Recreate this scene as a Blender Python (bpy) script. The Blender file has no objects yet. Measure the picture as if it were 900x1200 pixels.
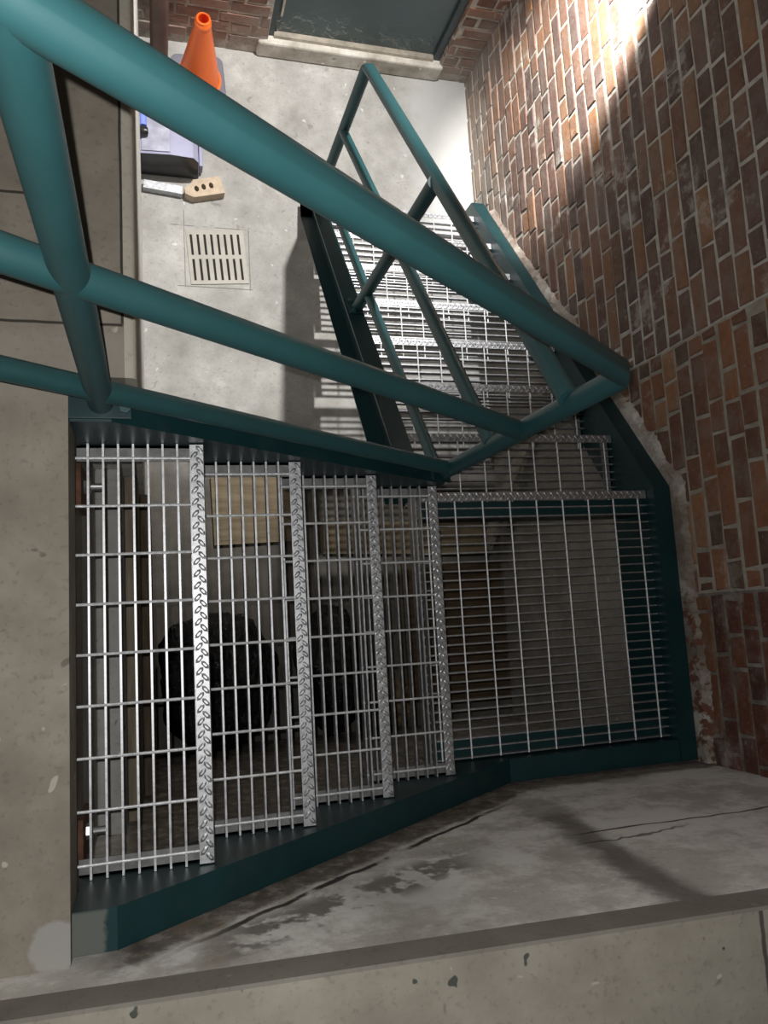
import bpy, math, random
from mathutils import Vector, Matrix, noise as mnoise
random.seed(11)
SC = bpy.context.scene
COL = SC.collection
V = Vector

# ------------------------------------------------------------------ measures (metres)
RISE, RUN, PITCH, CROSS = .1865, .2465, .0302, .1016
RUN2 = .2504
FLOOR = -2.2385
SLAB = .187
YN, YF = -.028, .845            # webs of the upper flight
XL, XR = 1.025, 1.886           # webs of the lower flight
XW, YW, YWALL = 1.98, -.112, 3.557
LAND = -4 * RISE
Y0 = .8526                      # landing nosing

# ------------------------------------------------------------------ mesh builder
class MB:
    def __init__(s):
        s.v, s.f, s.m, s.t = [], [], [], []
    def add(s, vs, fs, mi=0, tone=.5):
        o = len(s.v)
        s.v += [tuple(x) for x in vs]
        for f in fs:
            s.f.append(tuple(i + o for i in f)); s.m.append(mi); s.t.append(tone)
    def box(s, x0, x1, y0, y1, z0, z1, mi=0):
        vs = [(x, y, z) for z in (z0, z1) for y in (y0, y1) for x in (x0, x1)]
        s.add(vs, [(0, 2, 3, 1), (4, 5, 7, 6), (0, 1, 5, 4), (2, 6, 7, 3), (0, 4, 6, 2), (1, 3, 7, 5)], mi)
    def obox(s, c, ax, ay, az, mi=0):
        c, ax, ay, az = V(c), V(ax), V(ay), V(az)
        vs = [c + i * ax + j * ay + k * az for k in (-1, 1) for j in (-1, 1) for i in (-1, 1)]
        s.add(vs, [(0, 2, 3, 1), (4, 5, 7, 6), (0, 1, 5, 4), (2, 6, 7, 3), (0, 4, 6, 2), (1, 3, 7, 5)], mi)
    def prism(s, poly, fn, a, b, mi=0):
        """poly: 2d points; fn(p, t) -> 3d; extruded from t=a to t=b"""
        n = len(poly)
        vs = [fn(p, a) for p in poly] + [fn(p, b) for p in poly]
        fs = [tuple(range(n))[::-1], tuple(range(n, 2 * n))]
        fs += [(i, (i + 1) % n, n + (i + 1) % n, n + i) for i in range(n)]
        s.add(vs, fs, mi)
    def tube(s, p0, p1, r, n0=None, n1=None, seg=28, r1=None, cap=True, mi=0):
        p0, p1 = V(p0), V(p1)
        d = (p1 - p0).normalized()
        a = d.orthogonal().normalized(); b = d.cross(a)
        r1 = r if r1 is None else r1
        vs = []
        for p, n, rr in ((p0, n0, r), (p1, n1, r1)):
            n = V(n).normalized() if n is not None else d
            for i in range(seg):
                t = 2 * math.pi * i / seg
                q = p + rr * (math.cos(t) * a + math.sin(t) * b)
                q = q + d * ((p - q).dot(n) / d.dot(n))
                vs.append(q)
        fs = [(i, (i + 1) % seg, seg + (i + 1) % seg, seg + i) for i in range(seg)]
        if cap:
            fs += [tuple(range(seg))[::-1], tuple(range(seg, 2 * seg))]
        s.add(vs, fs, mi)
    def lathe(s, c, prof, seg=40, mi=0, close=False):
        c = V(c); n = len(prof); vs = []
        for (r, z) in prof:
            for i in range(seg):
                t = 2 * math.pi * i / seg
                vs.append(c + V((r * math.cos(t), r * math.sin(t), z)))
        fs = []
        for k in range(n if close else n - 1):
            k2 = (k + 1) % n
            for i in range(seg):
                j = (i + 1) % seg
                fs.append((k * seg + i, k * seg + j, k2 * seg + j, k2 * seg + i))
        s.add(vs, fs, mi)
    def build(s, name, mats, parent=None, smooth=False, bevel=0, attr=False):
        mats = mats if isinstance(mats, (list, tuple)) else [mats]
        off = V((0, 0, 0))
        p = parent
        while p is not None:
            off = off + V(p.location); p = p.parent
        me = bpy.data.meshes.new(name)
        me.from_pydata([tuple(V(v) - off) for v in s.v], [], s.f)
        for m in mats:
            me.materials.append(m)
        for pl, mi in zip(me.polygons, s.m):
            pl.material_index = mi
            pl.use_smooth = smooth
        if attr:
            at = me.attributes.new('tone', 'FLOAT', 'FACE')
            at.data.foreach_set('value', s.t)
        me.update()
        o = bpy.data.objects.new(name, me)
        COL.objects.link(o)
        if parent is not None:
            o.parent = parent
        if smooth:
            me.set_sharp_from_angle(angle=math.radians(40))
        if bevel:
            b = o.modifiers.new('bevel', 'BEVEL'); b.width = bevel; b.segments = 2; b.limit_method = 'ANGLE'
        return o

def thing(name, loc, label, cat, group=None):
    o = bpy.data.objects.new(name, None)
    COL.objects.link(o); o.location = loc; o.empty_display_size = .1
    o['label'] = label; o['category'] = cat
    if group: o['group'] = group
    return o
def tag(o, label, cat, group=None):
    o['label'] = label; o['category'] = cat
    if group: o['group'] = group
    return o
def struct(o):
    o['kind'] = 'structure'; return o

# ------------------------------------------------------------------ material helper
class NT:
    def __init__(s, name):
        s.mat = bpy.data.materials.new(name); s.mat.use_nodes = True
        s.t = s.mat.node_tree; s.t.nodes.clear()
        s.out = s.t.nodes.new('ShaderNodeOutputMaterial')
        s.b = s.t.nodes.new('ShaderNodeBsdfPrincipled')
        s.t.links.new(s.b.outputs[0], s.out.inputs[0])
        s.co = s.t.nodes.new('ShaderNodeNewGeometry').outputs['Position']
    def set(s, k, v):
        i = s.b.inputs[k]
        if hasattr(v, 'is_linked') or hasattr(v, 'links'): s.t.links.new(v, i)
        else: i.default_value = v
        return s
    def _in(s, sock, v):
        if hasattr(v, 'links'): s.t.links.new(v, sock)
        elif isinstance(v, (tuple, list)) and len(v) == 3 and sock.type == 'RGBA': sock.default_value = (*v, 1)
        else: sock.default_value = v
    def noise(s, scale, detail=4, rough=.55, co=None, dist=0):
        n = s.t.nodes.new('ShaderNodeTexNoise')
        n.inputs['Scale'].default_value = scale; n.inputs['Detail'].default_value = detail
        n.inputs['Roughness'].default_value = rough; n.inputs['Distortion'].default_value = dist
        s.t.links.new(co or s.co, n.inputs['Vector'])
        return n.outputs['Fac']
    def stretch(s, sc, rot=(0, 0, 0)):
        n = s.t.nodes.new('ShaderNodeMapping'); n.inputs['Scale'].default_value = sc
        n.inputs['Rotation'].default_value = rot
        s.t.links.new(s.co, n.inputs['Vector']); return n.outputs[0]
    def vor(s, scale, co=None, feat='F1'):
        n = s.t.nodes.new('ShaderNodeTexVoronoi'); n.feature = feat
        n.inputs['Scale'].default_value = scale
        s.t.links.new(co or s.co, n.inputs['Vector']); return n.outputs['Distance']
    def math(s, op, a, b=0, clamp=False, c=None):
        n = s.t.nodes.new('ShaderNodeMath'); n.operation = op; n.use_clamp = clamp
        s._in(n.inputs[0], a); s._in(n.inputs[1], b)
        if c is not None: s._in(n.inputs[2], c)
        return n.outputs[0]
    def step(s, v, a, b):
        n = s.t.nodes.new('ShaderNodeMapRange'); n.interpolation_type = 'SMOOTHSTEP'
        s._in(n.inputs[0], v); n.inputs[1].default_value = a; n.inputs[2].default_value = b
        return n.outputs[0]
    def mix(s, f, a, b):
        n = s.t.nodes.new('ShaderNodeMix'); n.data_type = 'RGBA'
        s._in(n.inputs[0], f); s._in(n.inputs[6], a); s._in(n.inputs[7], b)
        return n.outputs[2]
    def ramp(s, f, stops):
        n = s.t.nodes.new('ShaderNodeValToRGB'); e = n.color_ramp.elements
        while len(e) < len(stops): e.new(.5)
        for x, (p, c) in zip(e, stops): x.position = p; x.color = (*c, 1)
        s.t.links.new(f, n.inputs[0]); return n.outputs[0]
    def xyz(s):
        n = s.t.nodes.new('ShaderNodeSeparateXYZ'); s.t.links.new(s.co, n.inputs[0])
        return n.outputs
    def attr(s, name):
        n = s.t.nodes.new('ShaderNodeAttribute'); n.attribute_name = name; return n.outputs['Fac']
    def bump(s, h, strength=.3, dist=.01):
        n = s.t.nodes.new('ShaderNodeBump'); n.inputs['Strength'].default_value = strength
        n.inputs['Distance'].default_value = dist
        s.t.links.new(h, n.inputs['Height']); s.t.links.new(n.outputs[0], s.b.inputs['Normal']); return s
    def line(s, c, at, w, wob=0, scale=6):
        """1 on a thin line c == at"""
        d = s.math('SUBTRACT', c, at)
        if wob:
            d = s.math('ADD', d, s.math('MULTIPLY', s.math('SUBTRACT', s.noise(scale, 3), .5), wob))
        return s.step(s.math('ABSOLUTE', d), w, w * .4)
    def band(s, c, lo, hi, soft=.01):
        return s.math('MULTIPLY', s.step(c, lo - soft, lo + soft), s.step(c, hi + soft, hi - soft))

def simple(name, col, rough=.5, metal=0, var=.25, scale=12, bump=0, spec=.5):
    n = NT(name)
    f = n.noise(scale, 5)
    lo = tuple(c * (1 - var) for c in col); hi = tuple(min(1, c * (1 + var)) for c in col)
    n.set('Base Color', n.ramp(f, [(.3, lo), (.7, hi)])).set('Roughness', rough).set('Metallic', metal)
    n.set('Specular IOR Level', spec)
    if bump: n.bump(n.noise(scale * 6, 4), bump, .003)
    return n.mat

def concrete(name, dark, mid, light, extra=None, rough=.85, spots=.5, bump=.25):
    n = NT(name)
    big = n.noise(2.3, 6, .6); med = n.noise(9, 6, .65); fine = n.noise(70, 3, .6)
    f = n.math('ADD', n.math('MULTIPLY', big, .55), n.math('MULTIPLY', med, .45))
    col = n.ramp(f, [(.33, dark), (.5, mid), (.66, light)])
    col = n.mix(n.math('MULTIPLY', n.step(fine, .54, .72), .42), col, tuple(c * .55 for c in mid))
    # splashes and chips
    sp = n.step(n.noise(16, 2, .5, dist=.6), .70, .735)
    col = n.mix(n.math('MULTIPLY', sp, spots), col, tuple(c * .3 for c in mid))
    sp2 = n.step(n.noise(23, 1, .4, dist=.3), .765, .79)
    col = n.mix(n.math('MULTIPLY', sp2, spots), col, tuple(min(1, c * 1.9) for c in light))
    if extra: col = extra(n, col)
    n.set('Base Color', col).set('Roughness', rough).set('Specular IOR Level', .25)
    n.bump(n.math('ADD', med, n.math('MULTIPLY', fine, .4)), bump, .006)
    return n.mat

# ------------------------------------------------------------------ materials
def m_teal():
    n = NT('teal_paint')
    f = n.noise(5, 5, .6)
    col = n.ramp(f, [(.3, (.010, .054, .060)), (.7, (.015, .070, .077))])
    sc = n.step(n.noise(40, 4, .6, n.stretch((1, 1, .25))), .66, .78)
    col = n.mix(n.math('MULTIPLY', sc, .25), col, (.04, .11, .11))
    n.set('Base Color', col).set('Roughness', n.math('ADD', .42, n.math('MULTIPLY', f, .16))).set('Specular IOR Level', .7)
    n.bump(n.noise(160, 2), .04, .002)
    return n.mat
TEAL = m_teal()
def m_stringer():
    n = NT('stringer_paint')
    f = n.noise(6, 6, .65)
    col = n.ramp(f, [(.3, (.003, .021, .025)), (.7, (.006, .034, .038))])
    x = n.xyz()
    d = n.step(n.noise(9, 5, .6), .55, .7)
    col = n.mix(n.math('MULTIPLY', d, .2), col, (.03, .036, .032))
    # bare grey patch at the head of the near stringer
    bare = n.math('MULTIPLY', n.step(n.math('ADD', x[0], n.math('MULTIPLY', n.noise(40, 3), .03)), .088, .078), n.step(x[1], -.025, -.034))
    col = n.mix(bare, col, (.10, .11, .10))
    n.set('Base Color', col).set('Roughness', .42).set('Specular IOR Level', .4)
    return n.mat
STRG = m_stringer()
def m_galv():
    n = NT('galvanised_steel')
    f = n.noise(55, 4, .6)
    col = n.ramp(f, [(.3, (.30, .305, .32)), (.7, (.50, .51, .53))])
    n.set('Base Color', col).set('Metallic', .88).set('Roughness', n.math('ADD', .37, n.math('MULTIPLY', f, .2)))
    n.bump(n.noise(120, 3), .12, .002)
    return n.mat
GALV = m_galv()
GALVR = simple('twisted_rod_steel', (.62, .63, .65), .42, .35, .25, 90, .3)
GALVD = simple('weathered_galvanised_steel', (.15, .15, .15), .6, .3, .35, 30, .1)
RUST = simple('rusty_steel', (.085, .035, .018), .8, .2, .5, 40, .2)
BOLT = simple('zinc_bolt', (.5, .51, .52), .35, .9, .2, 40)

def x_slab(n, col):
    x = n.xyz()
    j = n.math('MULTIPLY', n.line(x[1], 1.035, .004, .012), n.step(x[0], .113, .108))
    j = n.math('MAXIMUM', j, n.math('MULTIPLY', n.line(x[0], .109, .0035, .006), n.step(x[1], 1.03, 1.04)))
    j = n.math('MAXIMUM', j, n.math('MULTIPLY', n.line(x[1], 1.29, .004, .01), n.step(x[0], -.055, -.07)))
    col = n.mix(n.math('MULTIPLY', j, .85), col, (.012, .011, .010))
    # paler border strip beside the edge and behind the joint
    pale = n.math('MULTIPLY', n.step(x[1], 1.03, 1.0), n.step(x[1], .86, .9))
    col = n.mix(n.math('MULTIPLY', pale, .35), col, (.30, .28, .25))
    # paint drips
    p = n.step(n.noise(26, 2, .5, n.stretch((1, .45, 1))), .715, .74)
    p = n.math('MULTIPLY', p, n.step(x[1], .95, 1.05))
    col = n.mix(n.math('MULTIPLY', p, .7), col, (.02, .06, .07))
    # cement smear at the corner by the stringer
    dx = n.math('SUBTRACT', x[0], -.015); dy = n.math('SUBTRACT', x[1], -.075)
    r = n.math('SQRT', n.math('ADD', n.math('MULTIPLY', dx, dx), n.math('MULTIPLY', dy, dy)))
    r = n.math('ADD', r, n.math('MULTIPLY', n.noise(30, 3), .035))
    col = n.mix(n.step(r, .064, .054), col, (.30, .29, .275))
    return col
SLABM = concrete('slab_concrete', (.165, .147, .12), (.225, .20, .165), (.29, .262, .222), x_slab, spots=.55)

def x_floor(n, col):
    x = n.xyz()
    # paint-white worn area towards the brick wall
    w = n.math('ADD', x[0], n.math('MULTIPLY', n.noise(5, 5, .6), .5))
    col = n.mix(n.math('MULTIPLY', n.step(w, 1.75, 1.95), .8), col, (.40, .40, .395))
    p = n.step(n.noise(4.5, 6, .7), .6, .68)
    col = n.mix(n.math('MULTIPLY', p, .35), col, (.50, .495, .48))
    # grubby ground below the stairs, darkened further to paint in the dimness there
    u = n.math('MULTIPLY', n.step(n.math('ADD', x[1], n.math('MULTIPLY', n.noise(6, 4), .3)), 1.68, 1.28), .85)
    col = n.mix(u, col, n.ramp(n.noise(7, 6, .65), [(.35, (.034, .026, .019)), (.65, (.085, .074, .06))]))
    # saw cuts round the drain
    c = n.math('MULTIPLY', n.line(x[1], 2.515, .004, .006), n.math('MULTIPLY', n.band(x[0], .27, .66), n.step(n.noise(9, 2), .42, .5)))
    c = n.math('MAXIMUM', c, n.math('MULTIPLY', n.line(x[1], 2.185, .004, .006), n.band(x[0], .30, .68)))
    c = n.math('MAXIMUM', c, n.math('MULTIPLY', n.line(x[0], .668, .003, .006), n.band(x[1], 2.18, 2.52)))
    c = n.math('MAXIMUM', c, n.math('MULTIPLY', n.line(x[0], .338, .003, .006), n.band(x[1], 2.18, 2.6)))
    col = n.mix(n.math('MULTIPLY', c, .6), col, (.06, .055, .05))
    return col
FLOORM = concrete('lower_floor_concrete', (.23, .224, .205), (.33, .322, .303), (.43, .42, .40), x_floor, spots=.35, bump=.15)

def x_near(n, col):
    x = n.xyz(); X, Z = x[0], x[2]
    wob = n.noise(7, 5, .6)
    # white distemper, worn
    col = n.mix(n.math('MULTIPLY', n.step(n.noise(4.5, 7, .75), .42, .58), .75), col, (.84, .83, .80))
    # water stain running down from the cap
    d = n.math('SUBTRACT', X, n.math('MULTIPLY_ADD', Z, -.10, c=1.155))
    d = n.math('ADD', d, n.math('MULTIPLY', n.math('SUBTRACT', wob, .5), .16))
    s = n.math('MULTIPLY', n.step(n.math('ABSOLUTE', d), .085, .02), n.step(Z, -.62, -.2))
    col = n.mix(n.math('MULTIPLY', s, .72), col, (.075, .06, .045))
    # second, fainter stain
    s2 = n.math('MULTIPLY', n.step(n.math('ABSOLUTE', n.math('SUBTRACT', n.math('ADD', X, n.math('MULTIPLY', wob, .2)), .72)), .16, .05), n.step(Z, -.35, .15))
    col = n.mix(n.math('MULTIPLY', s2, .3), col, (.14, .125, .10))
    # dirt and peeled render along the stringer
    e = n.math('ADD', Z, n.math('MULTIPLY_ADD', X, .72, c=-.235))
    e = n.math('ADD', e, n.math('MULTIPLY', n.math('SUBTRACT', n.noise(11, 5, .65), .5), .10))
    dirt = n.math('MULTIPLY', n.step(e, .085, .05), n.step(X, .02, .12))
    dirt = n.math('MULTIPLY', dirt, n.step(X, 1.35, 1.2))
    low = n.math('MULTIPLY', n.step(n.math('ADD', Z, n.math('MULTIPLY', n.noise(13, 5, .65), .09)), -.555, -.60), n.step(X, 1.05, 1.25))
    dirt = n.math('MAXIMUM', dirt, n.math('MULTIPLY', low, .9))
    dcol = n.ramp(n.noise(24, 5, .7), [(.35, (.02, .015, .011)), (.52, (.10, .075, .055)), (.62, (.25, .22, .18))])
    col = n.mix(n.math('MULTIPLY', dirt, .85), col, dcol)
    fl = n.math('MULTIPLY', n.line(n.math('ADD', Z, n.math('MULTIPLY_ADD', X, .72, c=-.235)), .095, .014, .045, 9), n.band(X, .22, 1.1, .1))
    col = n.mix(n.math('MULTIPLY', fl, n.step(n.noise(8, 3), .34, .46)), col, (.045, .045, .04))
    # dark scab
    sc = n.math('MULTIPLY', n.step(n.math('ADD', wob, n.math('MULTIPLY', n.noise(30, 3), .3)), .60, .68), n.band(X, .25, .85, .1))
    sc = n.math('MULTIPLY', sc, n.band(n.math('ADD', Z, n.math('MULTIPLY', X, .5)), .27, .42, .04))
    col = n.mix(n.math('MULTIPLY', sc, .75), col, (.07, .065, .055))
    # crack
    cr = n.math('MULTIPLY', n.line(Z, -.112, .0065, .05, 5), n.band(X, 1.16, 1.9, .05))
    col = n.mix(n.math('MULTIPLY', cr, .9), col, (.025, .022, .018))
    cr2 = n.math('MULTIPLY', n.line(n.math('ADD', Z, n.math('MULTIPLY', X, .12)), .11, .009, .16, 6), n.band(X, 1.12, 1.42, .05))
    col = n.mix(n.math('MULTIPLY', cr2, .75), col, (.035, .03, .026))
    # rust bloom
    q = n.math('MULTIPLY', n.step(wob, .5, .65), n.band(X, .1, .35, .08))
    col = n.mix(n.math('MULTIPLY', q, .25), col, (.36, .27, .15))
    return col
NEARM = concrete('near_wall_render', (.44, .42, .38), (.56, .54, .50), (.66, .645, .61), x_near, spots=.3)

def x_cap(n, col):
    x = n.xyz()
    j = n.line(x[0], 1.205, .006, .008, 20)
    col = n.mix(n.math('MULTIPLY', j, .8), col, (.03, .028, .025))
    p = n.step(n.noise(21, 2, .5), .70, .72)
    col = n.mix(n.math('MULTIPLY', p, .8), col, (.015, .03, .03))
    return col
CAPM = concrete('cap_concrete', (.225, .205, .17), (.285, .262, .22), (.35, .325, .275), x_cap, spots=.4)
BANDM = concrete('cap_edge_mortar', (.175, .162, .138), (.21, .197, .17), (.245, .232, .20), None, spots=.25)
LEFTM = concrete('left_wall_render', (.26, .255, .24), (.33, .325, .31), (.40, .395, .38), None, spots=.3)
LEDGEM = concrete('ledge_concrete', (.24, .235, .225), (.33, .325, .315), (.40, .395, .385), None, spots=.8)
EDGEM = concrete('painted_edge', (.32, .29, .24), (.42, .39, .33), (.52, .49, .43), None, spots=.3)
WHITEM = concrete('white_wall_paint', (.5, .49, .46), (.66, .65, .61), (.75, .74, .70), None, spots=.15)
def x_rough(n, col):
    x = n.xyz()
    b = n.math('MULTIPLY', n.step(n.noise(19, 5, .7), .48, .56), n.math('ADD', .25, n.math('MULTIPLY', n.step(x[1], .55, .40), .75)))
    return n.mix(b, col, (.13, .058, .04))
PLAST = concrete('grey_plaster', (.16, .15, .13), (.225, .21, .19), (.30, .285, .26), None, spots=.4)
ROUGH = concrete('broken_mortar', (.10, .075, .06), (.26, .23, .20), (.52, .50, .47), x_rough, spots=.6, bump=.8)
SILLM = concrete('sill_concrete', (.24, .21, .17), (.50, .47, .42), (.72, .70, .65), None, spots=.7, bump=.5)

def m_brick(name, tones, white=.25, dark=0):
    n = NT(name)
    t = n.attr('tone')
    col = n.ramp(t, tones)
    v = n.noise(28, 5, .65)
    col = n.mix(n.math('MULTIPLY', n.step(v, .45, .7), .45), col, n.ramp(t, [(p, tuple(c * .5 for c in cc)) for p, cc in tones]))
    v2 = n.noise(60, 3, .6)
    col = n.mix(n.math('MULTIPLY', n.step(v2, .60, .72), .35), col, (.33, .25, .19))
    col = n.mix(n.math('MULTIPLY', n.step(n.noise(11, 5, .7), .42, .66), .38), col, (.20, .17, .15))
    w = n.step(n.math('ADD', n.noise(4.2, 6, .7), n.math('MULTIPLY', n.noise(35, 3), .12)), .62, .72)
    col = n.mix(n.math('MULTIPLY', w, white), col, (.46, .43, .39))
    x = n.xyz()
    # lime bloom low on the wall
    lo = n.math('MULTIPLY', n.step(n.math('ADD', x[2], n.math('MULTIPLY', n.noise(3.5, 5, .6), .9)), -1.25, -1.75), n.step(x[1], 1.8, 2.3))
    col = n.mix(n.math('MULTIPLY', lo, .55), col, (.36, .335, .30))
    n.set('Base Color', col).set('Roughness', .85).set('Specular IOR Level', .25)
    n.bump(n.math('ADD', n.noise(45, 5, .65), n.math('MULTIPLY', v2, .5)), .45, .006)
    return n.mat
T_UP = [(0, (.10, .068, .06)), (.3, (.13, .08, .066)), (.55, (.16, .09, .066)), (.75, (.205, .11, .07)), (.86, (.27, .14, .075)), (1, (.135, .10, .09))]
T_MID = [(0, (.085, .05, .036)), (.3, (.13, .066, .045)), (.6, (.17, .08, .05)), (.85, (.22, .095, .05)), (1, (.27, .15, .085))]
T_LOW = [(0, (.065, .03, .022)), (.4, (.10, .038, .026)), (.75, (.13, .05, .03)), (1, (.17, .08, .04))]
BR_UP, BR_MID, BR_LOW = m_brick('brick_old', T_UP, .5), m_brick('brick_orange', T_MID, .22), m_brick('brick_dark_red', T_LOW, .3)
BR_FAR = m_brick('brick_far', [(0, (.11, .06, .045)), (.4, (.17, .085, .06)), (.7, (.23, .10, .065)), (1, (.28, .16, .11))], .5)
def m_mortar(name, a, b):
    n = NT(name)
    n.set('Base Color', n.ramp(n.noise(14, 6, .7), [(.35, a), (.65, b)])).set('Roughness', .95).set('Specular IOR Level', .2)
    n.bump(n.noise(50, 5, .7), .7, .006)
    return n.mat
MO_UP = m_mortar('lime_mortar', (.30, .28, .25), (.52, .50, .46))
MO_MID = m_mortar('grey_mortar', (.22, .20, .165), (.36, .335, .285))
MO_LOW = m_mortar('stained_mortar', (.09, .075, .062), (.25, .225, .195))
MO_FAR = m_mortar('far_mortar', (.26, .23, .19), (.55, .52, .47))

ORANGE = simple('orange_pvc', (.86, .16, .025), .42, 0, .06, 4)
ORANGE_IN = simple('orange_pvc_inside', (.75, .07, .012), .5, 0, .06, 4)
RUBBER = simple('grey_black_rubber', (.15, .15, .18), .38, 0, .2, 9, 0, .6)
BIN = simple('lavender_plastic', (.30, .30, .42), .4, 0, .12, 7)
BINL = simple('scuffed_lavender_plastic', (.34, .34, .42), .5, 0, .3, 14)
BLUE = simple('blue_plastic', (.20, .26, .72), .4, 0, .1, 7)
BLACK = simple('black_plastic_and_shade', (.012, .012, .013), .35, 0, .2, 10)
TAN = simple('tan_brick', (.46, .37, .28), .85, 0, .14, 30, .3, .2)
HOLE_SHADE = simple('brick_hole_shade', (.02, .015, .012), .95, 0, .2, 30)
PIPEB = simple('brown_pipe_paint', (.105, .066, .05), .5, 0, .25, 10, .05)
DRAINM = simple('drain_steel', (.30, .285, .25), .6, .2, .1, 14)
SLOT_SHADE = simple('drain_slot_shade', (.012, .011, .010), .9, 0, .1, 10)
def m_door():
    n = NT('door_paint')
    f = n.noise(4, 5)
    col = n.ramp(f, [(.3, (.045, .072, .080)), (.7, (.06, .094, .102))])
    z = n.xyz()[2]
    pe = n.math('MULTIPLY', n.step(n.noise(20, 4, .6), .56, .66), n.step(z, -1.9, -2.05))
    col = n.mix(n.math('MULTIPLY', pe, .6), col, (.028, .046, .052))
    n.set('Base Color', col).set('Roughness', .4)
    n.bump(n.math('MULTIPLY', n.step(n.noise(16, 4, .6), .5, .62), n.step(z, -1.88, -2.05)), .6, .01)
    return n.mat
DOORM = m_door()
FRAMEM = simple('door_frame_paint', (.032, .052, .056), .45, 0, .15, 8)
ALU = simple('worn_aluminium', (.45, .40, .33), .4, .6, .25, 20)
def m_bag():
    n = NT('black_bin_liner')
    n.set('Base Color', (.006, .006, .007, 1)).set('Roughness', .22).set('Specular IOR Level', .6)
    n.bump(n.noise(24, 5, .65, dist=1.2), .9, .03)
    return n.mat
BAG = m_bag()
def m_wood(name, a, b, sc):
    n = NT(name)
    n.set('Base Color', n.ramp(n.noise(6, 6, .6, n.stretch(sc)), [(.35, a), (.65, b)])).set('Roughness', .8).set('Specular IOR Level', .2)
    return n.mat
WOODT = m_wood('tan_plywood', (.13, .10, .065), (.20, .16, .105), (1, 9, 9))
WOODD = m_wood('dark_board', (.055, .036, .022), (.12, .085, .055), (1, 7, 7))
WOODG = m_wood('grey_timber', (.20, .175, .14), (.34, .31, .26), (9, 1, 1))
WOODE = m_wood('pale_brown_timber', (.15, .12, .09), (.23, .195, .15), (9, 1, 9))
WOODF = m_wood('brown_timber', (.05, .036, .024), (.11, .085, .06), (9, 1, 9))
KRAFT = simple('kraft_paper', (.17, .12, .075), .85, 0, .35, 14, .4, .2)

# ------------------------------------------------------------------ room shell
def brick_rows(mb, place, u0, u1, z0, z1, hole=lambda u, z: False, course=.0735, joint=.0135, zoff=0, jit=.004, headers=.3, proud=.004):
    """real bricks: bevelled faces standing proud of the mortar bed; place(u, out, z) -> 3d"""
    k = 0
    z = z0 + zoff
    while z < z1:
        u = u0 - random.random() * .2
        zb, zt = max(z, z0), min(z + course - joint, z1)
        row = random.uniform(-.002, .002)
        while u < u1:
            L = random.uniform(.088, .105) if random.random() < headers else random.uniform(.185, .215)
            a, b = max(u, u0), min(u + L, u1)
            if b - a > .02 and zt - zb > .015 and not hole((a + b) / 2, (zb + zt) / 2):
                j = lambda: random.uniform(-jit, jit)
                p = proud + random.uniform(-.002, .003)
                c = [(a + j(), zb + j() + row), (b + j(), zb + j() + row), (b + j(), zt + j() + row), (a + j(), zt + j() + row)]
                cu, cz = (a + b) / 2, (zb + zt) / 2
                ins = .004
                vs = [place(x, -.006, y) for x, y in c]
                vs += [place(x, p * .45, y) for x, y in c]
                vs += [place(x + (ins if x < cu else -ins), p + random.uniform(-.0008, .0008), y + (ins if y < cz else -ins)) for x, y in c]
                fs = []
                for q in (0, 4):
                    for i in range(4):
                        i2 = (i + 1) % 4
                        fs.append((q + i, q + i2, q + 4 + i2, q + 4 + i))
                fs.append((8, 9, 10, 11))
                t = random.random()
                mb.add(vs, fs, 1, t)
            u += L + joint + random.uniform(-.002, .003)
        z += course
        k += 1

RW = lambda u, o, z: (XW - o, u, z)      # right wall faces -X
def right_wall(y0, y1, z0, ztop, mats, zoff, course, out=0, headers=.3, hole=lambda u, z: False):
    mb = MB()
    mb.box(XW - out, XW + .22, y0, y1, z0, 2.2, 0)
    brick_rows(mb, lambda u, o, z: (XW - out - o, u, z), y0 + .009, y1 - .009, z0 + .004, ztop, zoff=zoff, course=course, headers=headers, hole=hole)
    return struct(mb.build('wall_right', mats, attr=True))
right_wall(1.357, YWALL + .3, FLOOR - .1, .75, [MO_UP, BR_UP], .0, .0735, hole=lambda u, z: z < -1.17 - .745 * (u - 1.357) and u < 2.5)
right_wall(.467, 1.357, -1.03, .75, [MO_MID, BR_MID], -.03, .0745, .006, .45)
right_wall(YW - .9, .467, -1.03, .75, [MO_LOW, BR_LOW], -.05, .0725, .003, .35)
mb = MB(); mb.box(XW - .004, XW + .22, YW - .9, 1.357, FLOOR - .1, -1.03); mb.prism([(1.357, FLOOR - .1), (2.5, FLOOR - .1), (2.5, -2.03), (1.357, -1.18)], lambda p, t: (t, p[0], p[1]), XW - .004, XW + .1)
struct(mb.build('wall_right', PLAST))
# broken mortar haunch between stringer and brickwork
def zst2(y):                      # top of lower flight stringers
    return min(-.70, LAND - (RISE / RUN2) * (y - Y0) + .05)
mb = MB(); N = 420
vs, fs = [], []
for i in range(N + 1):
    y = -.108 + (2.62 + .108) * i / N
    zt = zst2(y)
    wv = mnoise.noise(V((y * 3.3, 0, 3))) * .03 + mnoise.noise(V((y * 13, 2, 1))) * .016 + mnoise.noise(V((y * 47, 2, 1))) * .011
    far = max(0, min(1, (y - 1.2) / 1.2))
    h = .075 - .045 * far + wv
    h2 = h * .6 + mnoise.noise(V((y * 24, 5, 1))) * .014 + mnoise.noise(V((y * 70, 5, 1))) * .008
    th = .012 + .012 * (1 - far) + mnoise.noise(V((y * 17, 9, 4))) * .008 + mnoise.noise(V((y * 60, 9, 4))) * .005
    vs += [(1.9555, y, zt - .05), (1.9555, y, zt + .004 + .004 * mnoise.noise(V((y * 40, 1, 8)))), (XW - th, y, zt + h2), (XW - .004, y, zt + h), (XW + .01, y, zt + h), (XW + .01, y, zt - .05)]
for i in range(N):
    for k in range(6):
        a, b = i * 6 + k, i * 6 + (k + 1) % 6
        fs.append((a, b, b + 6, a + 6))
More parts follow.
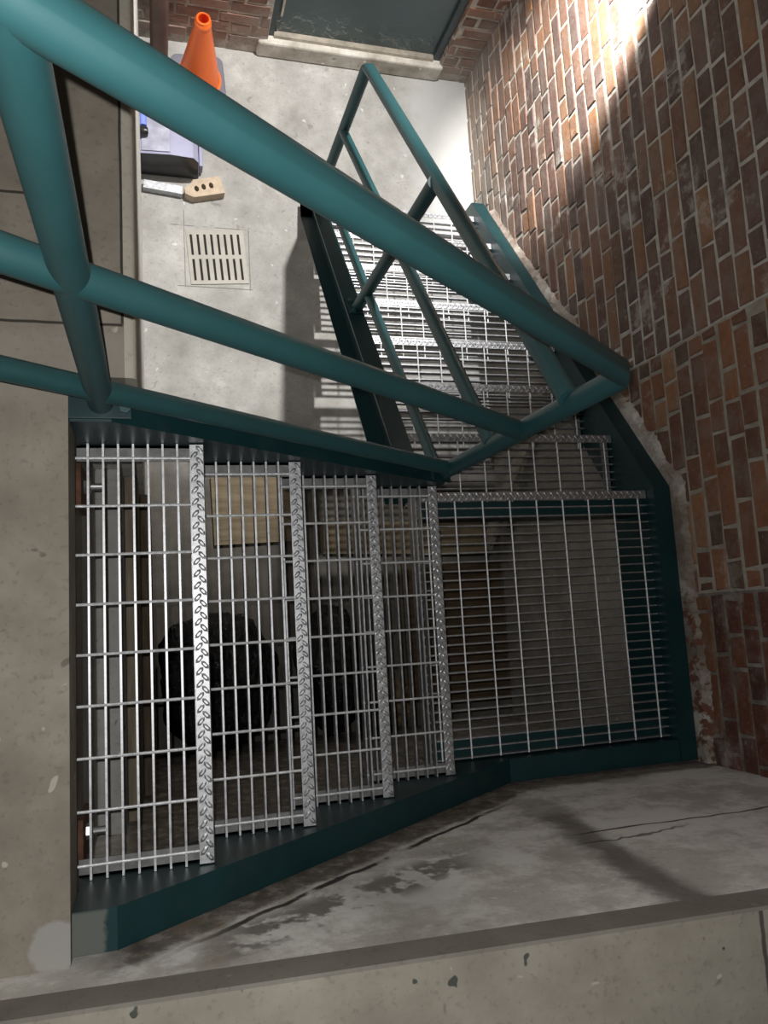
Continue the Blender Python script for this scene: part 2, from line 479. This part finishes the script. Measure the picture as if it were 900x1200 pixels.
fs += [tuple(range(6)), tuple(range(N * 6, N * 6 + 6))[::-1]]
mb.add(vs, fs)
struct(mb.build('trim_1', ROUGH, smooth=False))

# lower floor
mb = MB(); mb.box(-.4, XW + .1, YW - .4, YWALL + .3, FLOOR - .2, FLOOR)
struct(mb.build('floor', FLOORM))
# upper slab the stairs leave from
mb = MB()
mb.prism([(-1.6, YW - .1), (-.003, YW - .1), (-.003, .93), (.112, .93), (.112, YWALL), (-1.6, YWALL)], lambda p, t: (p[0], p[1], t), -.25, SLAB)
mb.box(-.003, .0105, YW, .93, .06, SLAB)
struct(mb.build('floor', SLABM))
# painted bull-nosed edge of the slab, and the white wall below it
mb = MB()
prof = [(.112, SLAB), (.122, SLAB - .001)] + [(.122 + .012 * math.sin(t), SLAB - .013 + .012 * math.cos(t)) for t in (.4, .8, 1.2, 1.57)] + [(.134, -.25), (.112, -.25)]
mb.prism(prof, lambda p, t: (p[0], t, p[1]), .93, YWALL)
struct(mb.build('trim_2', EDGEM, smooth=True))
mb = MB(); mb.box(-.3, .130, .93, YWALL, FLOOR, -.25)
struct(mb.build('wall_left', WHITEM))
mb = MB(); mb.box(-.3, -.005, YW, .93, FLOOR, -.25)
struct(mb.build('wall_left', LEFTM))

mb = MB(); mb.box(-.005, .073, YW, .93, FLOOR, -.70)
struct(mb.build('trim_7', LEDGEM, bevel=.008))
# near parapet wall with its cap
ztop = lambda x: .2755 + .0735 * (x + .09)
mb = MB()
xs = (-1.6, XW)
mb.prism([(-1.6, FLOOR), (XW, FLOOR), (XW, ztop(XW)), (-1.6, ztop(-1.6))], lambda p, t: (p[0], t, p[1]), YW, YW - .5)
struct(mb.build('wall_near', NEARM))
mb = MB()
mb.prism([(-1.6, ztop(-1.6)), (XW, ztop(XW)), (XW, ztop(XW) + .075), (-1.6, ztop(-1.6) + .075)], lambda p, t: (p[0], t, p[1]), YW + .001, YW - .006)
struct(mb.build('trim_3', BANDM))
mb = MB()
mb.prism([(-1.6, ztop(-1.6)), (XW, ztop(XW)), (XW, ztop(XW) + .075), (-1.6, ztop(-1.6) + .075)], lambda p, t: (p[0], t, p[1]), YW - .006, YW - .6)
struct(mb.build('trim_4', CAPM))

# far wall with its doorway
DX0, DX1, DTOP, SILL = .795, 1.785, -.1, -2.125
mb = MB()
for (a, b, c, d) in ((.1, DX0, FLOOR - .05, 2.2), (DX1, XW + .05, FLOOR - .05, 2.2), (DX0, DX1, DTOP, 2.2)):
    mb.box(a, b, YWALL, YWALL + .3, c, d)
FW = lambda u, o, z: (u, YWALL - o, z)
brick_rows(mb, FW, .12, DX0 - .003, FLOOR + .06, .4)
brick_rows(mb, FW, DX1 + .003, XW - .004, FLOOR + .06, .4, headers=.5)
brick_rows(mb, FW, DX0, DX1, DTOP + .01, .4)
# brick returns of the doorway
brick_rows(mb, lambda u, o, z: (DX1 - o, u, z), YWALL + .002, YWALL + .07, SILL, DTOP, headers=1)
struct(mb.build('wall_far', [MO_FAR, BR_FAR], attr=True))
mb = MB(); mb.box(DX0 - .05, DX1 + .015, YWALL - .022, YWALL + .28, FLOOR, SILL)
struct(mb.build('trim_5', SILLM, bevel=.012))
dr = bpy.data.objects.new('door_1', None); COL.objects.link(dr); dr.location = ((DX0 + DX1) / 2, YWALL + .07, SILL); struct(dr)
mb = MB(); mb.box(DX0 + .035, DX1 - .05, YWALL + .05, YWALL + .095, SILL + .014, DTOP - .05)
struct(mb.build('door_leaf', DOORM, dr))
mb = MB()
mb.box(DX0, DX0 + .033, YWALL + .025, YWALL + .12, SILL, DTOP)
mb.box(DX1 - .047, DX1 - .006, YWALL + .025, YWALL + .12, SILL, DTOP)
mb.box(DX0 + .033, DX1 - .047, YWALL + .025, YWALL + .12, DTOP - .045, DTOP)
struct(mb.build('door_frame', FRAMEM, dr))
mb = MB(); mb.prism([(YWALL + .012, SILL), (YWALL + .02, SILL + .012), (YWALL + .12, SILL + .012), (YWALL + .12, SILL)], lambda p, t: (t, p[0], p[1]), DX0 + .033, DX1 - .047)
struct(mb.build('threshold', ALU, dr))
mb = MB(); mb.box(DX0 + .05, DX0 + .062, YWALL + .035, YWALL + .05, -1.99, -1.80)
struct(mb.build('door_edge_strip', ALU, dr))

# ------------------------------------------------------------------ staircase
ST = thing('staircase', (1.0, .4, FLOOR), 'dark green steel L-shaped staircase with galvanised grating treads and a square landing', 'staircase')
def channel(name, path, fn, webdir, depth=.25, fl=.072, tw=.007, tf=.009):
    """path: [(s, ztop)]; fn(s, o, z) -> 3d with o measured from the web face towards the flange side"""
    mb = MB()
    def ribbon(o0, o1, d0, d1):
        n = len(path); vs = []
        for s, z in path:
            vs += [fn(s, o0, max(FLOOR, z - d0)), fn(s, o1, max(FLOOR, z - d0)), fn(s, o1, max(FLOOR, z - d1)), fn(s, o0, max(FLOOR, z - d1))]
        fs = [(0, 1, 2, 3), tuple(4 * (n - 1) + i for i in (3, 2, 1, 0))]
        for i in range(n - 1):
            for k in range(4):
                a, b = 4 * i + k, 4 * i + (k + 1) % 4
                fs.append((a, a + 4, b + 4, b))
        mb.add(vs, fs)
    ribbon(0, tw, .0, depth)
    ribbon(tw, fl, 0, tf)
    ribbon(tw, fl, depth - tf, depth)
    return mb.build(name, STRG, ST)
S1 = RISE / RUN
z1 = lambda x: .2435 - S1 * x
head = .178
xh = (.2435 - head) / S1
xl_ = (.2435 + .70) / S1
channel('stringer', [(.012, head), (xh, head), (xl_, -.70), (XR + .002, -.70)], lambda s, o, z: (s, YN - o, z), 0, depth=.26)
channel('stringer', [(.012, head), (xh, head), (XL, z1(XL))], lambda s, o, z: (s, YF + o, z), 0, depth=.26)
ye = Y0 + .005
channel('stringer', [(YN - .072, -.70), (ye, -.70), (2.62, zst2(2.62)), (2.70, zst2(2.70))], lambda s, o, z: (XR + o, s, z), 0, depth=.26)
channel('stringer', [(YF, zst2(YF) + .01), (2.62, zst2(2.62)), (2.70, zst2(2.70))], lambda s, o, z: (XL - o, s, z), 0, depth=.26)

def lozenges(mb, r0, w0, w1, z, P):
    w = w0 + .012; k = 0
    while w < w1 - .008:
        sgn = 1 if k % 2 else -1
        rc = r0 + (.0095 if k % 2 else .0205)
        a = V((math.cos(sgn * .85), math.sin(sgn * .85), 0)); b = V((-a.y, a.x, 0))
        L, W = .0115, .0044
        ring = [a * L, a * L * .55 + b * W, -a * L * .55 + b * W, -a * L, -a * L * .55 - b * W, a * L * .55 - b * W]
        vs = [P(rc + q.x, w + q.y, z) for q in ring] + [P(rc + q.x * .5, w + q.y * .45, z + .0016) for q in ring]
        mb.add(vs, [(i, (i + 1) % 6, 6 + (i + 1) % 6, 6 + i) for i in range(6)] + [tuple(range(6, 12))])
        w += .0128; k += 1
def nosing(parent, r0, w0, w1, z, P):
    mb = MB()
    def bx(a, b, c, d, e, f):
        p, q = P(a, c, e), P(b, d, f)
        mb.box(min(p[0], q[0]), max(p[0], q[0]), min(p[1], q[1]), max(p[1], q[1]), e, f)
    bx(r0, r0 + .0285, w0, w1, z - .003, z + .001)
    mb.prism([(r0 + .0285, z + .001), (r0 + .0305, z - .002), (r0 + .0305, z - .034), (r0 + .0265, z - .034), (r0 + .0265, z - .003)],
             lambda p, t: P(p[0], t, p[1]), w0, w1)
    lozenges(mb, r0, w0, w1, z + .001, P)
    return mb.build('nosing', GALV, parent)
def grating(name, bars, crosses, r0, r1, w0, w1, z, P, bars_along_w=True):
    """bars: run positions of the bearing bars; crosses: width positions of the cross rods"""
    mb = MB()
    def bx(a, b, c, d, e, f):
        p, q = P(a, c, e), P(b, d, f)
        mb.box(min(p[0], q[0]), max(p[0], q[0]), min(p[1], q[1]), max(p[1], q[1]), e, f)
    for r in bars:
        bx(r - .0022, r + .0022, w0, w1, z - .025, z)
    for c in crosses:
        p, q = P(r0, c, z - .0012), P(r1, c, z - .0012)
        mb.tube(p, q, .0032, seg=8, mi=1)
    return mb.build(name, [GALV, GALVR], ST)
def carrier(parent, r0, r1, ws, z, P):
    for w, s in ws:
        mb = MB()
        for (a, b, e, f) in ((w, w + s * .034, z - .0315, z - .0265), (w, w + s * .005, z - .06, z - .0265)):
            p, q = P(r0, a, e), P(r1, b, f)
            mb.box(min(p[0], q[0]), max(p[0], q[0]), min(p[1], q[1]), max(p[1], q[1]), e, f)
        mb.build('carrier_angle', GALVD, parent)
PX = lambda r, w, z: (r, w, z)
PY = lambda r, w, z: (w, r, z)
for t in range(4):
    r0 = t * RUN; z = -t * RISE
    g = grating('tread', [r0 + PITCH * b for b in range(8)], [CROSS * k for k in range(9)], r0 - .003, r0 + .239, YN + .001, YF - .001, z, PX)
    nosing(g, r0 + .2375, YN + .003, YF - .003, z + .001, PX)
    carrier(g, r0 + .006, r0 + .255, ((YN, 1), (YF, -1)), z, PX)
CR2 = [1.138 + CROSS * k for k in range(-1, 8)]
for j in range(1, 8):
    r1 = Y0 + RUN2 * j; z = LAND - RISE * j
    r0 = r1 - .029 - 8 * PITCH + .004
    g = grating('tread', [r0 + PITCH * b for b in range(8)], CR2, r0 - .003, r1 - .028, XL + .001, XR - .001, z, PY)
    nosing(g, r1 - .0305, XL + .003, XR - .003, z + .001, PY)
    carrier(g, r0, r1 - .01, ((XL, 1), (XR, -1)), z, PY)
nb = 28
g = grating('landing', [-.018 + PITCH * k for k in range(nb)], CR2, YN + .006, Y0 - .028, 1.0, XR - .001, LAND, PY)
nosing(g, Y0 - .0305, 1.008, XR - .003, LAND + .001, PY)
mb = MB(); mb.box(1.0, XR - .001, YN + .001, YN + .07, LAND - .034, LAND - .026); mb.box(1.0, XR - .001, YN + .001, YN + .008, LAND - .1, LAND - .034)
mb.build('support_angle', STRG, g)
mb = MB(); mb.box(XL + .001, XR - .001, Y0 - .085, Y0 - .03, LAND - .034, LAND - .026); mb.box(XL + .001, XR - .001, Y0 - .085, Y0 - .077, LAND - .15, LAND - .034)
mb.build('support_angle', STRG, g)
mb = MB(); mb.box(.995, 1.001, YN + .001, YF - .001, LAND - .03, LAND - .001)
mb.build('end_bar', GALV, g)
# rusty clip plates that fix the head of the stairs to the slab edge
for y in (.775, .035):
    mb = MB(); mb.box(.0, .012, y - .052, y + .04, -.23, -.06)
    c = mb.build('clip_plate', RUST, ST, bevel=.002)
    mb = MB(); mb.tube((.012, y, -.135), (.026, y, -.135), .0165, seg=6); mb.tube((.026, y, -.135), (.052, y, -.135), .008, seg=12)
    mb.build('bolt', BOLT, c)

# ------------------------------------------------------------------ railing
PR = .024
RX0, RXE, RY = .068, 1.035, .882
RL = thing('stair_railing', (RXE, RY, -.5), 'glossy teal tubular steel railing running down both flights of the stairs', 'railing')
k1 = -.772
ztp = lambda x: 1.197 + k1 * (x - .067)
zmd = lambda x: .797 + k1 * (x - 0)
zbt = lambda x: .318 + k1 * (x - 0)
def part_tube(name, *segs, **kw):
    mb = MB()
    for s in segs: mb.tube(*s[:3], **(s[3] if len(s) > 3 else {}))
    return mb.build(name, TEAL, RL, smooth=True)
d1 = V((1, 0, k1)).normalized(); up = V((0, 0, 1))
E0 = V((RXE, RY, ztp(RXE)))
part_tube('top_rail', ((-.34, RY, ztp(-.34)), E0, PR, dict(n1=d1 + up)))
part_tube('mid_rail', ((-.34, RY, zmd(-.34)), (RXE, RY, zmd(RXE)), .0235))
part_tube('bottom_rail', ((-.34, RY, zbt(-.34)), (RXE, RY, zbt(RXE)), .021))
part_tube('post', ((RX0, RY, head), (RX0, RY, ztp(RX0)), PR))
part_tube('post', ((-.34, RY, SLAB), (-.34, RY, ztp(-.34) + .02), PR))
part_tube('post', ((RXE - .012, RY, z1(XL) - .02), E0, PR, dict(n1=d1 + up)))
# lower flight
RX = 1.004
LE = V((RX, 2.607, -1.012))
k2 = -.734
d2 = V((0, 1, k2)).normalized()
zt2 = lambda y: LE.z + k2 * (y - 2.607)
part_tube('top_rail', ((RX + .018, RY + .008, zt2(RY)), LE, PR, dict(n1=d2 + up)))
part_tube('mid_rail', ((RX + .018, RY + .008, zt2(RY) - .415), (RX, 2.607, LE.z - .428), .021))
part_tube('bottom_rail', ((RX + .018, RY + .03, zt2(RY + .03) - .828), (RX, 2.607, LE.z - .845), .019))
part_tube('post', ((RX, 2.607, zst2(2.607)), LE, PR, dict(n1=d2 + up)))
part_tube('post', ((RX, 1.752, zst2(1.752)), (RX, 1.752, zt2(1.752)), PR))
def base_plate(c, ax, ay, az, bolts):
    mb = MB(); mb.obox(c, ax, ay, az)
    b = mb.build('base_plate', STRG, RL, bevel=.0015)
    for q in bolts:
        q = V(q); n = V(az).normalized()
        m2 = MB(); m2.tube(q, q + n * .008, .011, seg=6); m2.tube(q + n * .008, q + n * .011, .006, seg=10)
        m2.build('bolt', TEAL, b)
s1 = V((1, 0, -S1)).normalized(); u1 = V((S1, 0, 1)).normalized()
base_plate((.066, RY, head + .004), (.058, 0, 0), (0, .032, 0), (0, 0, .004), [(.112, RY - .012, head + .008)])
s2 = V((0, 1, -RISE / RUN2)).normalized(); u2 = V((0, RISE / RUN2, 1)).normalized()
for y in (1.752, 2.607):
    c = V((RX - .012, y, zst2(y))) + u2 * .004
    base_plate(c, s2 * .055, (.03, 0, 0), u2 * .004, [c + s2 * .042 + u2 * .004 - V((.012, 0, 0)), c - s2 * .042 + u2 * .004 - V((.012, 0, 0))])
c = V((RXE - .03, RY, z1(RXE - .03))) + u1 * .004
base_plate(c, s1 * .05, (0, .032, 0), u1 * .004, [c - s1 * .04 + u1 * .004])

# ------------------------------------------------------------------ things on the lower floor
def sweep_round_square(h, r, seg=8):
    pts = []
    for cx, cy, a0 in ((h - r, h - r, 0), (-h + r, h - r, 90), (-h + r, -h + r, 180), (h - r, -h + r, 270)):
        for i in range(seg + 1):
            a = math.radians(a0 + 90 * i / seg)
            pts.append((cx + r * math.cos(a), cy + r * math.sin(a)))
    return pts
cx, cy = .432, 3.335
cone = thing('traffic_cone', (cx, cy, FLOOR), 'bright orange traffic cone standing on its grey square base by the far brick wall', 'traffic cone')
mb = MB(); a = math.radians(4)
rot = lambda p: (cx + p[0] * math.cos(a) - p[1] * math.sin(a), cy + p[0] * math.sin(a) + p[1] * math.cos(a))
pts = sweep_round_square(.137, .04)
mb.prism(pts, lambda p, t: (*rot(p), t), FLOOR, FLOOR + .03)
mb.build('base', RUBBER, cone, bevel=.006)
mb = MB()
mb.lathe((cx, cy, FLOOR), [(.118, .03), (.118, .036), (.108, .042), (.040, .415), (.040, .42)], 48)
mb.build('cone_body', ORANGE, cone, smooth=True)
mb = MB()
mb.lathe((cx, cy, FLOOR), [(.040, .416), (.0415, .425), (.0395, .446), (.0345, .452), (.0345, .462), (.029, .468), (.0245, .462), (.024, .40), (.03, .36)], 48)
mb.build('collar', ORANGE, cone, smooth=True)
mb = MB()
mb.lathe((cx, cy, FLOOR), [(.0238, .463), (.0238, .36), (.001, .355)], 32)
mb.build('hollow_top', ORANGE_IN, cone, smooth=True)

bn = thing('plastic_bin', (.28, 2.95, FLOOR), 'lavender grey chamfered plastic bin lying on the floor in front of the traffic cone', 'bin')
mb = MB()
pr = [(.06, .004), (.06, .165), (.13, .196), (.275, .207), (.385, .197), (.412, .16), (.418, .004)]
pr2 = [(.275 + (x - .275) * .93, z * .95 + .0) for x, z in pr]
n = len(pr)
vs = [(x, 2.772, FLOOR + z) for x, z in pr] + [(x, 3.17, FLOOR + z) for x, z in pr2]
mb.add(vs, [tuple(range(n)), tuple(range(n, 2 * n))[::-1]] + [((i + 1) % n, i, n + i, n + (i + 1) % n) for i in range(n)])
mb.m[0] = 1  # front face in black: the shade on that side put into the colour
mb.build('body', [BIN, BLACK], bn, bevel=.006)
mb = MB(); mb.add([(.135, 2.785, FLOOR + .1975), (.27, 2.785, FLOOR + .2085), (.27, 3.15, FLOOR + .1995), (.15, 3.15, FLOOR + .189),
                   (.135, 2.785, FLOOR + .203), (.27, 2.785, FLOOR + .214), (.27, 3.15, FLOOR + .205), (.15, 3.15, FLOOR + .1945)],
                  [(0, 3, 2, 1), (4, 5, 6, 7), (0, 1, 5, 4), (1, 2, 6, 5), (2, 3, 7, 6), (3, 0, 4, 7)])
o = mb.build('lid_panel', BINL, bn); o['label'] = 'scuffed grey lid panel'
mb = MB(); mb.box(.418, .437, 2.80, 3.16, FLOOR + .02, FLOOR + .09)
mb.build('rim', BIN, bn, bevel=.004)
mb = MB(); mb.tube((.146, 2.90, FLOOR + .222), (.146, 3.14, FLOOR + .212), .017, seg=16)
o = mb.build('handle', BLUE, bn, smooth=True); o['label'] = 'blue tube handle'
mb = MB(); mb.lathe((0, 0, 0), [(.001, -.02), (.018, -.018), (.022, -.006), (.022, .006), (.018, .018), (.001, .02)], 20)
mb.v = [(z + .150, 2.872 + y, FLOOR + .224 + x) for x, y, z in mb.v]
o = mb.build('knob', BLACK, bn, smooth=True); o['label'] = 'round black knob'

mb = MB()
ax = V((.0975, -.0095, 0)); ay = V((.0022, .0225, 0))
mb.obox((.238, 2.694, FLOOR + .0215), ax, ay, (0, 0, .0215))
mb.tube((.148, 2.700, FLOOR + .043), (.148, 2.700, FLOOR + .046), .008, seg=12)
tag(mb.build('metal_bar', GALV, bevel=.003), 'short grey metal bar lying beside the broken tan brick', 'metal bar')

# cored brick with three round holes and a broken corner
bk = thing('cored_brick', (.44, 2.71, FLOOR), 'broken tan cored brick with three holes lying between bin and floor drain', 'brick')
ang = math.radians(14)
ex, ey = V((math.cos(ang), math.sin(ang), 0)), V((-math.sin(ang), math.cos(ang), 0))
bc = V((.440, 2.705, FLOOR))
HX, HY, HZ = .098, .047, .056
def holes(z, flip):
    """top or bottom face with three octagonal openings"""
    pass
mb = MB()
import bmesh
bm = bmesh.new()
outer = [(-HX + .035, -HY), (HX, -HY), (HX, HY), (-HX + .055, HY), (-HX + .03, HY * .45), (-HX + .0, HY * .25), (-HX - .004, -HY * .45)]
hc = [(-.038, -.004), (.0, .001), (.04, .003)]
SEG = 14
def loc3(p, z): return bc + ex * p[0] + ey * p[1] + V((0, 0, z))
for z in (HZ, 0.0):
    loops = [[bm.verts.new(loc3(p, z)) for p in outer]]
    for h in hc:
        loops.append([bm.verts.new(loc3((h[0] + .0115 * math.cos(2 * math.pi * i / SEG), h[1] + .0165 * math.sin(2 * math.pi * i / SEG)), z)) for i in range(SEG)])
    es = []
    for lp in loops:
        for i in range(len(lp)):
            es.append(bm.edges.new((lp[i], lp[(i + 1) % len(lp)])))
    bmesh.ops.triangle_fill(bm, use_beauty=True, use_dissolve=False, edges=es)
    if z == HZ: top = loops
    else: bot = loops
for lt, lb in zip(top, bot):
    for i in range(len(lt)):
        j = (i + 1) % len(lt)
        bm.faces.new((lt[i], lt[j], lb[j], lb[i]))
bmesh.ops.recalc_face_normals(bm, faces=bm.faces)
me = bpy.data.meshes.new('brick_body')
bmesh.ops.translate(bm, vec=-V(bk.location), verts=bm.verts)
bm.to_mesh(me); bm.free(); me.materials.append(TAN)
o = bpy.data.objects.new('brick_body', me); COL.objects.link(o); o.parent = bk
mb = MB()
for h in hc:
    p = loc3(h, .004)
    mb.obox(p, ex * .013, ey * .018, (0, 0, .003))
o = mb.build('hole_shade', HOLE_SHADE, bk)  # near-black slabs, the shade inside the holes put into colour

# floor drain
dn = thing('floor_drain', (.505, 2.35, FLOOR), 'square slotted metal drain grate set in the lower concrete floor', 'drain')
da = math.radians(4.5)
dx, dy = V((math.cos(da), math.sin(da), 0)), V((-math.sin(da), math.cos(da), 0))
dc = V((.503, 2.3525, FLOOR))
mb = MB()
H = .148
ncol, pitch, sw = 8, .0345, .0125
def dbox(u0, u1, v0, v1, z0=.001, z1=.006, m=None):
    (m or mb).obox(dc + dx * (u0 + u1) / 2 + dy * (v0 + v1) / 2 + V((0, 0, (z0 + z1) / 2)), dx * (u1 - u0) / 2, dy * (v1 - v0) / 2, (0, 0, (z1 - z0) / 2))
us = [(-.1235 + pitch * i) for i in range(ncol)]
for (v0, v1) in ((-H, -.128), (-.012, .010), (.122, H)): dbox(-H, H, v0, v1)
for (v0, v1) in ((-.128, -.012), (.010, .122)):
    e = [-H] + [x for u in us for x in (u - sw / 2, u + sw / 2)] + [H]
    for i in range(0, len(e), 2): dbox(e[i], e[i + 1], v0, v1)
mb.build('grate', DRAINM, dn)
m2 = MB(); dbox(-.146, .146, -.146, .146, .0002, .0012, m2)  # flat near-black plate, paints the darkness seen through the slots
m2.build('slot_shade', SLOT_SHADE, dn)

# pipe in the far corner
mb = MB()
mb.tube((.232, 3.47, FLOOR), (.232, 3.47, .9), .046, seg=32)
dp = mb.build('drain_pipe', PIPEB, smooth=True)
tag(dp, 'brown painted vertical pipe standing in the far left corner behind the cone', 'pipe')

# rubbish under the stairs
def blob(name, c, r, seed, mat, amp=.22, fine=.05, sub=5):
    bm = bmesh.new()
    bmesh.ops.create_icosphere(bm, subdivisions=sub, radius=1)
    for v in bm.verts:
        d = v.co.normalized()
        k = 1 + amp * mnoise.noise(d * 1.6 + V((seed, 0, 0))) + fine * abs(mnoise.noise(d * 6 + V((0, seed, 0)))) * 2 - fine * abs(mnoise.noise(d * 12 + V((0, 0, seed))))
        v.co = V((d.x * r[0], d.y * r[1], d.z * r[2])) * k
        if v.co.z < -r[2] * .82: v.co.z = -r[2] * .82
    me = bpy.data.meshes.new(name)
    bm.to_mesh(me); bm.free(); me.materials.append(mat)
    for p in me.polygons: p.use_smooth = True
    o = bpy.data.objects.new(name, me); COL.objects.link(o)
    o.location = (c[0], c[1], FLOOR + r[2] * .82)
    return o
tag(blob('garbage_bag', (.43, .20), (.275, .31, .25), 3.1, BAG), 'large shiny black garbage bag under the two top treads', 'garbage bag', 'black garbage bags under the stairs')
tag(blob('garbage_bag', (.97, .22), (.165, .28, .23), 8.4, BAG), 'smaller black garbage bag under the third tread, right of the large bag', 'garbage bag', 'black garbage bags under the stairs')
tag(blob('paper_sack', (1.27, .03), (.11, .12, .10), 5.2, KRAFT, .3, .16), 'crumpled tan paper sack on the floor under the lowest upper tread', 'paper sack')
mb = MB(); mb.box(.0745, .113, YW + .01, .925, FLOOR, -.80)
tag(mb.build('timber_board', WOODE, bevel=.004), 'pale brown board standing on edge against the grey ledge under the top tread', 'timber')
mb = MB(); mb.box(.1145, .150, YW + .01, .925, FLOOR, -1.15)
tag(mb.build('timber_board', WOODF, bevel=.004), 'dark brown board standing on edge between the pale board and the garbage bag', 'timber')
mb = MB(); mb.obox((.655, 1.02, FLOOR + .012), (.215, .006, 0), (-.005, .17, 0), (0, 0, .012))
tag(mb.build('plywood_sheet', WOODT), 'tan plywood sheet lying flat under the second tread beyond the garbage bag', 'plywood sheet')
mb = MB(); mb.obox((1.44, .855, FLOOR + .012), (.45, -.015, 0), (.003, .085, 0), (0, 0, .012))
tag(mb.build('plank', WOODT), 'long tan plank lying flat under the landing edge', 'plank')
mb = MB(); mb.obox((1.68, .36, FLOOR + .009), (.28, .0, 0), (0, .36, 0), (0, 0, .009))
tag(mb.build('board', WOODD), 'dark brown board lying flat under the landing grating', 'board')
p0, p1 = V((1.88, .80, FLOOR + .045)), V((1.955, 1.45, -1.56))
d = (p1 - p0).normalized(); s = d.cross(V((1, 0, 0))).normalized(); q = d.cross(s)
mb = MB(); mb.obox((p0 + p1) / 2, d * (p1 - p0).length / 2, s * .045, q * .011)
tag(mb.build('plank', WOODG), 'pale grey plank leaning against the right wall under the lower flight', 'plank')

# ------------------------------------------------------------------ lamps above the lower floor
def light(name, typ, loc, power, col, **kw):
    d = bpy.data.lights.new(name, typ); d.energy = power; d.color = col
    for k, v in kw.items(): setattr(d, k, v)
    o = bpy.data.objects.new(name, d); COL.objects.link(o); o.location = loc
    return o
def aim(o, p):
    o.rotation_euler = (V(p) - V(o.location)).to_track_quat('-Z', 'Y').to_euler()
aim(light('ceiling_lamp', 'SPOT', (1.30, 3.32, 2.0), 1080, (1, .985, .955), shadow_soft_size=.045, spot_size=math.radians(55), spot_blend=.8), (.62, 2.55, FLOOR))
aim(light('brick_wall_lamp', 'SPOT', (1.60, 3.0, -.10), 480, (1, .97, .92), shadow_soft_size=.03, spot_size=math.radians(57), spot_blend=.6), (1.98, 2.9, -.80))

# ------------------------------------------------------------------ camera and the phone's flash
R = Matrix(((.95988878, .0180866, -.27979709), (-.05700637, .98966298, -.13159583), (.2745247, .14226758, .95099744)))
Cp = V((.16034299, .44831701, 1.72575317))
cd = bpy.data.cameras.new('camera'); cam = bpy.data.objects.new('camera', cd); COL.objects.link(cam)
cam.matrix_world = Matrix.Translation(Cp) @ R.to_4x4()
cd.sensor_fit = 'HORIZONTAL'; cd.sensor_width = 36; cd.lens = 926.3847 / 900 * 36; cd.clip_start = .01
SC.camera = cam
fo = Cp + R @ V((-.016, .018, .004))
light('phone_flash', 'POINT', fo, 72, (1, .985, .95), shadow_soft_size=.003)

w = bpy.data.worlds.new('world'); SC.world = w; w.use_nodes = True
w.node_tree.nodes['Background'].inputs[0].default_value = (1, .95, .88, 1)
w.node_tree.nodes['Background'].inputs[1].default_value = .014

SC.view_settings.view_transform = 'Standard'; SC.view_settings.look = 'None'
SC.view_settings.exposure = 0; SC.view_settings.gamma = 1; SC.view_settings.use_curve_mapping = False
